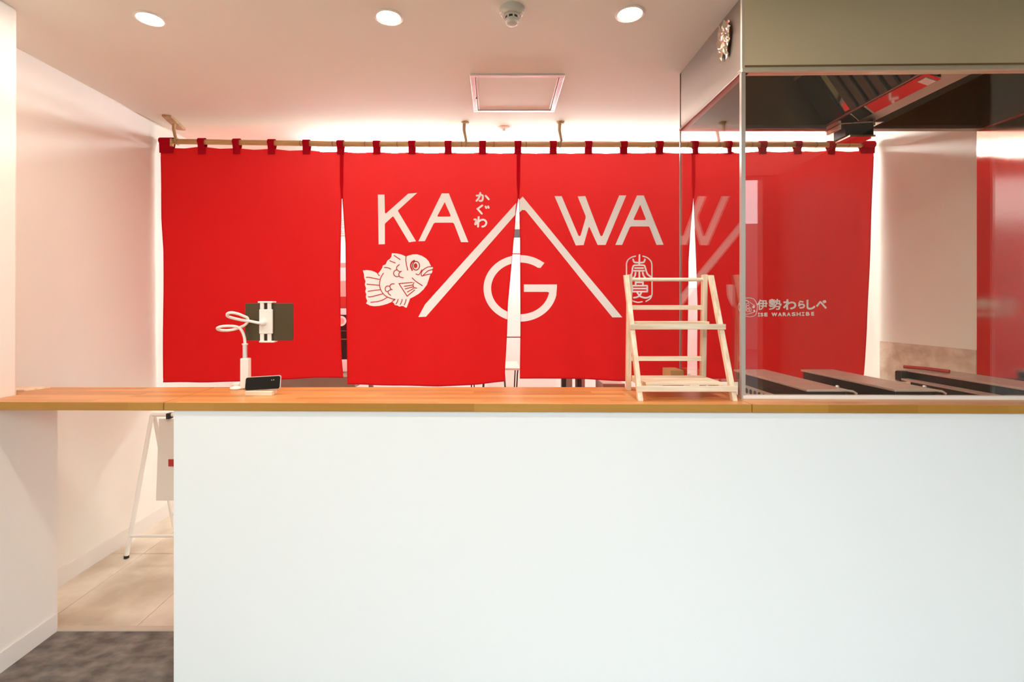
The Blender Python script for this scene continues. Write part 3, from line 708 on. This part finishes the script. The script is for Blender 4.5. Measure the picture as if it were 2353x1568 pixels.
# perforated plate
pp = thing('perforated_plate', 'pale plate with a row of round holes left of the first grill', 'plate', (1.15, 2.15, GT))
pz0, pz1 = EYE-.418, EYE-.373
obj('plate', B(1.15, 1.153, 1.99, 2.30, pz0, pz1), M['perf'], pp)
obj('foot', B(1.15, 1.20, 1.99, 2.30, GT, GT+.004), M['perf'], pp)
obj('web', B(1.1531, 1.156, 1.99, 2.30, GT+.004, pz1-.003), M['darkmetal'], pp)
k = 0
yy = 2.005
while yy < 2.29:
    obj('hole', MB().lathe((1.1495, yy, (pz0+pz1)/2), [(.0125, 0), (.0125, .0006)], 18, 'X'), M['black'], pp); yy += .036
tag(obj('cardboard_box', B(.893, .962, 2.52, 2.64, GT, EYE-.338), M['card'], bevel=.002), 'small orange-brown box behind the rack seen beside the glass edge', 'box')

# ------------------------------------------------------------------ wooden display rack
rk = thing('display_rack', 'pale pine two-tier folding display rack on the counter', 'rack', (.74, 2.03, HC))
xl, xr = .549, .932           # outer faces of front legs
ZT = EYE+.125
yt, yb_ = 2.115, 1.905
for sgn, x in ((0, xl), (1, xr)):
    xo = x if sgn == 0 else x-.019
    obj('front_leg', MB().prism([(xo, yt-.012, ZT), (xo, yt+.012, ZT+.002), (xo, yb_+.013, HC), (xo, yb_-.010, HC)], (.019, 0, 0)), M['pine'], rk, bevel=.0015)
    xi = x+.0195 if sgn == 0 else x-.0385
    obj('rear_leg', MB().prism([(xi, 2.118, ZT+.004), (xi, 2.145, ZT+.004), (xi, 2.165, HC), (xi, 2.137, HC)], (.019, 0, 0)), M['pine'], rk, bevel=.0015)
ri0, ri1 = xl+.0385, xr-.0385
def yrear(z): return 2.131+(ZT-z)/(ZT-HC)*.02
obj('top_rung', MB().tube([(ri0, yrear(EYE+.112), EYE+.108), (ri1, yrear(EYE+.112), EYE+.108)], .008, 12), M['pine2'], rk, smooth=50)
for h in (-.013, -.236):
    z = EYE+h; obj('rung', B(ri0, ri1, yrear(z)-.008, yrear(z)+.008, z-.010, z+.010), M['pine2'], rk, bevel=.002)
def yfr(z): return yt+(yb_-yt)*(ZT-z)/(ZT-HC)
def shelf(hz, slats, back, gap):
    z = EYE+hz; yf = yfr(z)-.012
    obj('front_lip', B(xl-.004, xr+.004, yf-.010, yf-.0005, z-.012, z+.010), M['pine2'], rk, bevel=.001)
    for x in (xl+.0395, xr-.0575): obj('side_rail', B(x, x+.018, yf+.004, back, z-.008, z+.008), M['pine'], rk, bevel=.001)
    wd = (back-yf-gap)/slats
    for i in range(slats):
        y0 = yf+gap+i*wd; obj('slat', B(xl+.0395, xr-.0395, y0, y0+wd-.003, z+.0085, z+.0185), M['pine2'], rk, bevel=.001)
shelf(-.090, 2, 2.128, .045); shelf(-.326, 6, 2.135, .022)

# ------------------------------------------------------------------ tablet stand, tablet, phone
TS = thing('tablet_stand', 'white gooseneck tablet stand clamped on the counter', 'stand', (P(540, 893, 2.17).x, 2.17, HC))
Zs = 2.17
def T(px, py, dz=0): return P(px, py, Zs+dz)
pts = [(562, 790), (561, 775), (557, 760), (549, 752), (536, 748.5)]
obj('clamp_base', B(T(533,0).x, T(562,0).x, Zs-.012, Zs+.03, HC, HC+.012), M['whiteplastic'], TS, bevel=.004)
obj('clamp_knob', MB().lathe((T(545,0).x, Zs-.008, HC), [(.022, 0), (.026, .005), (.024, .010), (.006, .016)], 24), M['whiteplastic'], TS, smooth=50)
obj('clamp_arm', MB().tube([(T(530,0).x, Zs+.01, HC+.014), (T(536,0).x, Zs, HC+.022), (T(552,0).x, Zs, HC+.024)], .006, 10), M['whiteplastic'], TS, smooth=50)
cx_ = T(564.5, 0).x
obj('lower_post', B(cx_-.018, cx_+.018, Zs-.015, Zs+.015, HC+.004, T(0, 823).z), M['whiteplastic'], TS, bevel=.004)
cx2 = T(563, 0).x
obj('upper_post', MB().tube([(cx2, Zs, T(0, 824).z), (cx2, Zs, T(0, 793).z)], .0095, 20), M['alu'], TS, smooth=50)
obj('collar', MB().lathe((cx2, Zs, T(0, 793).z), [(.010, 0), (.0125, .001), (.0125, .006), (.009, .007)], 20), M['whiteplastic'], TS, smooth=50)
neck = [(563,791,0), (562,778,0), (558,765,-.003), (551,755,-.01), (540,750.5,-.02), (524,749.5,-.035), (508,751,-.045), (499.5,755,-.04), (506,759,-.015), (524,759.5,.005), (540,757,.012), (552,752.5,.010),
        (563,747,.004), (569.5,739,-.002), (568,731,-.008), (560,727,-.018), (545,721,-.035), (530,718.8,-.045), (522.5,722,-.042), (524,727.5,-.03), (538,732,-.015), (556,736,-.005), (575,738.5,-.008), (592,742,-.012), (602,743,-.004)]
cr_ = []
pv = [T(a, b, c) for a, b, c in neck]
for i in range(len(pv)-1):
    a = pv[i-1] if i else pv[i]; b = pv[i]; c = pv[i+1]; d = pv[i+2] if i+2 < len(pv) else pv[i+1]
    for k in range(6):
        t_ = k/6; cr_.append(.5*((2*b)+(c-a)*t_+(2*a-5*b+4*c-d)*t_*t_+(3*b-a-3*c+d)*t_**3))
cr_.append(pv[-1])
obj('gooseneck', MB().tube(cr_, .0062, 12), M['whiteplastic'], TS, smooth=60)
obj('ball_joint', MB().lathe(T(604, 742, .004), [(.004, -.018), (.012, -.014), (.014, -.006), (.014, .004), (.010, .010)], 20, 'Y'), M['whiteplastic'], TS, smooth=60)
hy = Zs+.012
obj('holder_body', B(T(592,0).x, T(622.5,0).x, hy, hy+.012, T(0, 768).z, T(0, 711).z), M['whiteplastic'], TS, bevel=.003)
for x in (594, 611):
    for (y0, y1) in ((711, 696), (787, 768)): obj('holder_slide', B(T(x,0).x, T(x+8.5,0).x, hy+.002, hy+.009, T(0, y0).z, T(0, y1).z), M['whiteplastic'], TS)
obj('holder_jaw', B(T(589.5,0).x, T(624.5,0).x, hy-.002, hy+.034, T(0, 696.5).z, T(0, 692.5).z), M['whiteplastic'], TS, bevel=.002)
obj('holder_jaw', B(T(592.5,0).x, T(627,0).x, hy-.002, hy+.034, T(0, 788).z, T(0, 784.2).z), M['whiteplastic'], TS, bevel=.002)
ty = hy+.014
def rrect(x0, x1, z0, z1, r, y, n=6):
    o = []
    for (cx, cz, a0_) in ((x1-r, z1-r, 0), (x0+r, z1-r, 90), (x0+r, z0+r, 180), (x1-r, z0+r, 270)):
        for k in range(n+1): a = math.radians(a0_+90*k/n); o.append((cx+r*math.cos(a), y, cz+r*math.sin(a)))
    return o
tb = thing('tablet', 'dark brown tablet gripped upright by the white gooseneck stand', 'tablet', (T(611, 0).x, ty, T(0, 786).z+.001))
obj('back_shell', MB().prism(rrect(T(556,0).x, T(667.5,0).x, T(0,784).z, T(0,697).z, .006, ty), (0, .008, 0)), M['tablet'], tb, bevel=.002)
obj('screen', MB().prism(rrect(T(558,0).x, T(665.5,0).x, T(0,782).z, T(0,699).z, .005, ty+.0082), (0, .0008, 0)), M['screen'], tb)
# phone on little wooden holder
yp = 2.035
def R_(px, py, z=yp): return P(px, py, z)
ph = tag(obj('phone_holder', B(R_(571,0).x, R_(632,0).x, yp-.03, yp+.02, HC, HC+.018), M['pine2'], bevel=.002), 'small pale wooden block holding the phone upright', 'phone holder')
pn = thing('phone', 'black smartphone lying sideways in the wooden block by the tablet stand', 'phone', (R_(604,0).x, yp, HC+.012))
tilt = math.radians(3.2); cxp, czp = R_(604.5, 0).x, R_(0, 880.5).z
def phone_shape(w_, h_, r, y, d):
    pts = rrect(-w_/2, w_/2, -h_/2, h_/2, r, 0)
    out = []
    for (x, _, z) in pts:
        X = x*math.cos(tilt)-z*math.sin(tilt); Zz = x*math.sin(tilt)+z*math.cos(tilt)
        out.append((cxp+X, y+(Zz)*.28, czp+Zz))
    return MB().prism(out, (0, d, 0))
obj('frame', phone_shape(.146, .0545, .009, yp-.002, .008), M['phone_edge'], pn, bevel=.001)
obj('screen', phone_shape(.142, .0505, .008, yp-.0035, .002), M['screen'], pn)
for (dx, dz) in ((.036, .012), (.044, .013)): obj('icon', MB().lathe((cxp+dx, yp-.0036+(dz)*.28, czp+dz), [(.0022, 0), (.0018, -.0004)], 10, 'Y'), M['phone_edge'], pn)
# pale board on flap beside the pier
tag(obj('paper_sheet', MB().prism([(XL+.01, 2.075, HC+.0005), (-2.03, 2.115, HC+.0005), (-1.985, 2.19, HC+.0005), (XL+.01, 2.215, HC+.0005)], (0, 0, .006)), M['pine2']), 'thin pale board lying on the counter flap behind the pier', 'board')

# ------------------------------------------------------------------ folding sign stand behind the counter
ss = thing('sign_stand', 'white tubular folding sign stand behind the counter below the flap', 'sign stand', (-1.85, 2.98, 0))
ft = P(291, 1283, 2.85); ft.z = .012
tp = P(349, 955, 2.95)
wS = .56
for sx in (0, 1):
    dx = wS if sx else 0; inw = -.02 if sx else 0
    f0 = Vector((ft.x+dx*1.25, 2.85, .012)); tpx = Vector((tp.x+dx, 2.95, tp.z))
    obj('front_leg', MB().tube([f0, tpx], .012, 14), M['whitemetal'], ss, smooth=50)
    obj('rear_leg', MB().tube([Vector((ft.x+dx*1.25+(.03 if not sx else -.03), 3.22, .012)), tpx+Vector((0, .02, 0))], .011, 14), M['whitemetal'], ss, smooth=50)
    obj('foot_cap', MB().tube([f0+Vector((-.0015, 0, -.012)), f0+Vector((0, 0, .004))], .0135, 14), M['black'], ss, smooth=50)
obj('top_bar', MB().tube([tp+Vector((-.004, 0, .004)), tp+Vector((wS+.004, 0, .004))], .012, 14), M['whitemetal'], ss, smooth=50)
c0 = ft.lerp(tp, .14)
obj('cross_bar', MB().tube([Vector((c0.x, 2.86, c0.z)), Vector((c0.x+wS*1.2, 2.86, c0.z))], .008, 12), M['whitemetal'], ss, smooth=50)
obj('rear_cross_bar', MB().tube([Vector((c0.x+.02, 3.19, c0.z-.01)), Vector((c0.x+wS*1.18, 3.19, c0.z-.01))], .008, 12), M['whitemetal'], ss, smooth=50)
sg = obj('sign_board', MB().prism([(tp.x+.045, 2.945, tp.z-.02), (tp.x+wS-.03, 2.945, tp.z-.02), (tp.x+wS-.03, 2.92, tp.z-.50), (tp.x+.045, 2.92, tp.z-.50)], (0, .006, 0)), mat('sign_board', (.80, .76, .70), .5), ss)
obj('hinge', B(P(382,0,2.93).x, P(390,0,2.93).x, 2.925, 2.965, tp.z-.018, tp.z+.016), M['black'], ss, bevel=.003)
obj('board_mark', B(P(387.3,0,2.93).x, P(400,0,2.93).x, 2.928, 2.931, P(0,1072,2.93).z, P(0,1056,2.93).z), M['red'], ss)

# ------------------------------------------------------------------ back room beyond the curtain
def at(x0, x1, y0, y1, z, d, name, m, lab, cat, bev=.004, zmin=None):
    a = P(x0, y1, z); b = P(x1, y0, z)
    return tag(obj(name, B(a.x, b.x, z, z+d, a.z if zmin is None else zmin, b.z), M[m], bevel=bev), lab, cat)
for i, (x, ty_) in enumerate(((-1.35, 3.70), (-.1, 3.70), (1.15, 3.70), (-1.35, 4.8), (1.15, 4.8))):
    if i > 2:  # rear pair added out of sight to brighten the back room
        t = thing('tube_light', 'added unseen tube brightening the room behind the curtain, ' + ('left', 'right')[i-3], 'tube light', (x+.6, ty_+.03, CEIL), 'tube lights behind the curtain')
        obj('housing', B(x, x+1.2, ty_, ty_+.06, CEIL-.035, CEIL), M['whiteplastic'], t)
        obj('tube', MB().tube([(x+.02, ty_+.03, CEIL-.055), (x+1.18, ty_+.03, CEIL-.055)], .015, 12), M['tube'], t, smooth=60)
        continue
    t = thing('tube_light', 'bright fluorescent tube light on the ceiling behind the curtain, ' + ('leftmost', 'middle', 'rightmost')[i], 'tube light', (x+.6, 3.72, CEIL), 'tube lights behind the curtain')
    obj('housing', B(x, x+1.2, 3.70, 3.76, CEIL-.035, CEIL), M['whiteplastic'], t)
    obj('tube', MB().tube([(x+.02, 3.73, CEIL-.055), (x+1.18, 3.73, CEIL-.055)], .015, 12), M['tube'], t, smooth=60)
# worktop with things seen through the left slit
wt = thing('back_worktop', 'grey-brown worktop seen under the left curtain panels', 'worktop', (-1.45, 4.3, 0))
wz = P(0, 862, 4.15).z
obj('top_board', B(-1.84, -1.16, 4.05, 4.85, wz-.09, wz), M['greybrown'], wt, bevel=.003)
for x in (-1.80, -1.24):
    for y in (4.08, 4.78): obj('leg', B(x, x+.04, y, y+.04, 0, wz-.09), M['greybrown'], wt)
Zb = 4.3
a = P(770, 0, Zb).x; b = P(812, 0, Zb).x
tag(obj('white_tub', B(a, b, Zb, Zb+.3, wz, P(0, 826, Zb).z), M['paper'], bevel=.01), 'white tub with scribbled marks under the black machine, left slit', 'tub')
mk = thing('coffee_machine', 'black machine with a round white dial seen through the left slit', 'machine', ((a+b)/2, Zb+.1, P(0, 826, Zb).z))
obj('body', B(a-.02, b+.02, Zb, Zb+.28, P(0, 826, Zb).z, P(0, 724, Zb).z), M['black'], mk, bevel=.006)
dl = P(784, 738, Zb)
obj('dial', MB().lathe(dl, [(.045, -.004), (.045, .002)], 30, 'Y'), M['paper'], mk)
obj('dial_face', MB().lathe(dl+Vector((0, -.0045, 0)), [(.028, 0), (.028, .001)], 24, 'Y'), M['pink'], mk)
for yy_, mm in ((760, 'brown'), (779, 'card')): obj('trim_strip', B(a-.01, b+.01, Zb-.002, Zb, P(0, yy_+1.5, Zb).z, P(0, yy_, Zb).z), M[mm], mk)
prevz = P(0, 724, Zb).z
for (ytop, mm, lab) in ((709, 'paper', 'flat white box lying directly on the black machine'), (682, 'red', 'dull red box above the flat white box'), (646, 'pink', 'pinkish box between red and tall white boxes'), (615, 'paper', 'tall white box near the top of the stack in the left slit'), (604, 'pink', 'thin pink box topmost in the stack')):
    z_ = P(0, ytop, Zb).z
    tag(obj('storage_box', B(a-.01, b+.01, Zb+.005, Zb+.25, prevz, z_), M[mm], bevel=.003), lab, 'box', 'boxes stacked behind the left slit'); prevz = z_
# louvre high on far wall
lv = thing('louvre_vent', 'white ribbed louvre on the far wall seen through the left slit', 'vent', (-1.75, YB, P(0, 542, YB-.03).z))
zl0, zl1 = P(0, 542, YB-.03).z, P(0, 496, YB-.03).z
obj('frame', B(-1.95, -1.55, YB-.02, YB-.006, zl0, zl1), M['alu'], lv)
k = 0; z_ = zl0+.008
while z_ < zl1-.01:
    obj('louvre', B(-1.93, -1.57, YB-.035, YB-.02, z_, z_+.010), M['whiteplastic'], lv); z_ += .021
# freezer behind centre slit
fz = thing('upright_freezer', 'tall white freezer seen through the centre slit of the curtain', 'freezer', (.22, 5.2, 0))
zf = P(0, 545, 4.95).z
obj('cabinet', B(-.02, .60, 4.99, 5.55, .03, zf), M['whiteplastic'], fz, bevel=.008)
for (y0, y1) in ((1e9, 777), (774, 585), (582, 547)):
    z0_ = .06 if y0 > 1e8 else P(0, y0, 4.95).z; z1_ = P(0, y1, 4.95).z
    obj('door', B(-.02, .60, 4.95, 4.985, z0_, z1_), M['whiteplastic'], fz, bevel=.004)
obj('plinth', B(0, .58, 5.0, 5.5, 0, .03), M['black'], fz)
tag(obj('black_case', B(.02, .42, 5.0, 5.35, zf, P(0, 527, 5.0).z), M['black'], bevel=.004), 'thin black case on top of the white freezer', 'case')
tag(obj('pink_carton', B(.03, .41, 5.02, 5.33, P(0, 527, 5.0).z, P(0, 507, 5.02).z), M['pink'], bevel=.004), 'pinkish carton on the black case above the freezer', 'carton')
# small table with hairpin legs
tt = thing('side_table', 'grey-topped table with dark hairpin legs below the centre slit', 'table', (0, 4.5, 0))
zt_ = EYE-.552
obj('table_top', B(-.24, .205, 4.26, 4.78, zt_-.018, zt_), M['greytop'], tt, bevel=.002)
for (x, y) in ((.19, 4.29), (-.225, 4.29), (.19, 4.75), (-.225, 4.75)):
    sg_ = -1 if x > 0 else 1
    obj('leg', MB().tube([(x, y, zt_-.018), (x-.005*-sg_, y, zt_-.06), (x+sg_*.045, y, .015), (x+sg_*.055, y, .006), (x+sg_*.065, y, .015), (x+sg_*.12, y, zt_-.018)], .006, 8), M['black'], tt, smooth=60)
# shapes under the curtain right of centre
rs_ = thing('shelf_unit', 'dark and brown posted shelf unit seen below the third panel', 'shelf unit', (.68, 4.2, 0))
zz = EYE-.52
obj('post', B(P(1291,0,4.1).x, P(1301,0,4.1).x, 4.1, 4.14, 0, zz), M['black'], rs_)
obj('panel', B(P(1301,0,4.1).x+.001, P(1315,0,4.1).x, 4.1, 4.45, 0, zz), M['greybrown'], rs_)
obj('post', B(P(1327,0,4.1).x, P(1329.5,0,4.1).x, 4.1, 4.13, 0, zz), M['black'], rs_)
obj('panel', B(P(1337,0,4.1).x, P(1344,0,4.1).x, 4.1, 4.45, 0, zz), M['brown'], rs_)
obj('shelf', B(P(1291,0,4.1).x, P(1344,0,4.1).x, 4.1, 4.45, zz, zz+.02), M['greybrown'], rs_)
obj('shelf', B(P(1301,0,4.1).x, P(1337,0,4.1).x, 4.11, 4.44, .25, .27), M['greybrown'], rs_)
tag(obj('brown_carton', B(P(1386,0,3.9).x, P(1436,0,3.9).x, 3.9, 4.2, 0, P(0, 882, 3.9).z), M['brown'], bevel=.004), 'brown carton low behind the curtain left of the wooden rack', 'carton')
tag(obj('white_cabinet', B(1.45, 2.0, 4.6, 5.1, 0, P(0, 660, 4.6).z), M['paper'], bevel=.006), 'white cabinet seen through the slit behind the wooden rack', 'cabinet')
tag(obj('green_box', B(1.36, 1.62, 4.1, 4.4, 0, P(0, 858, 4.1).z), M['green'], bevel=.006), 'pale green box low in the slit behind the wooden rack', 'box')
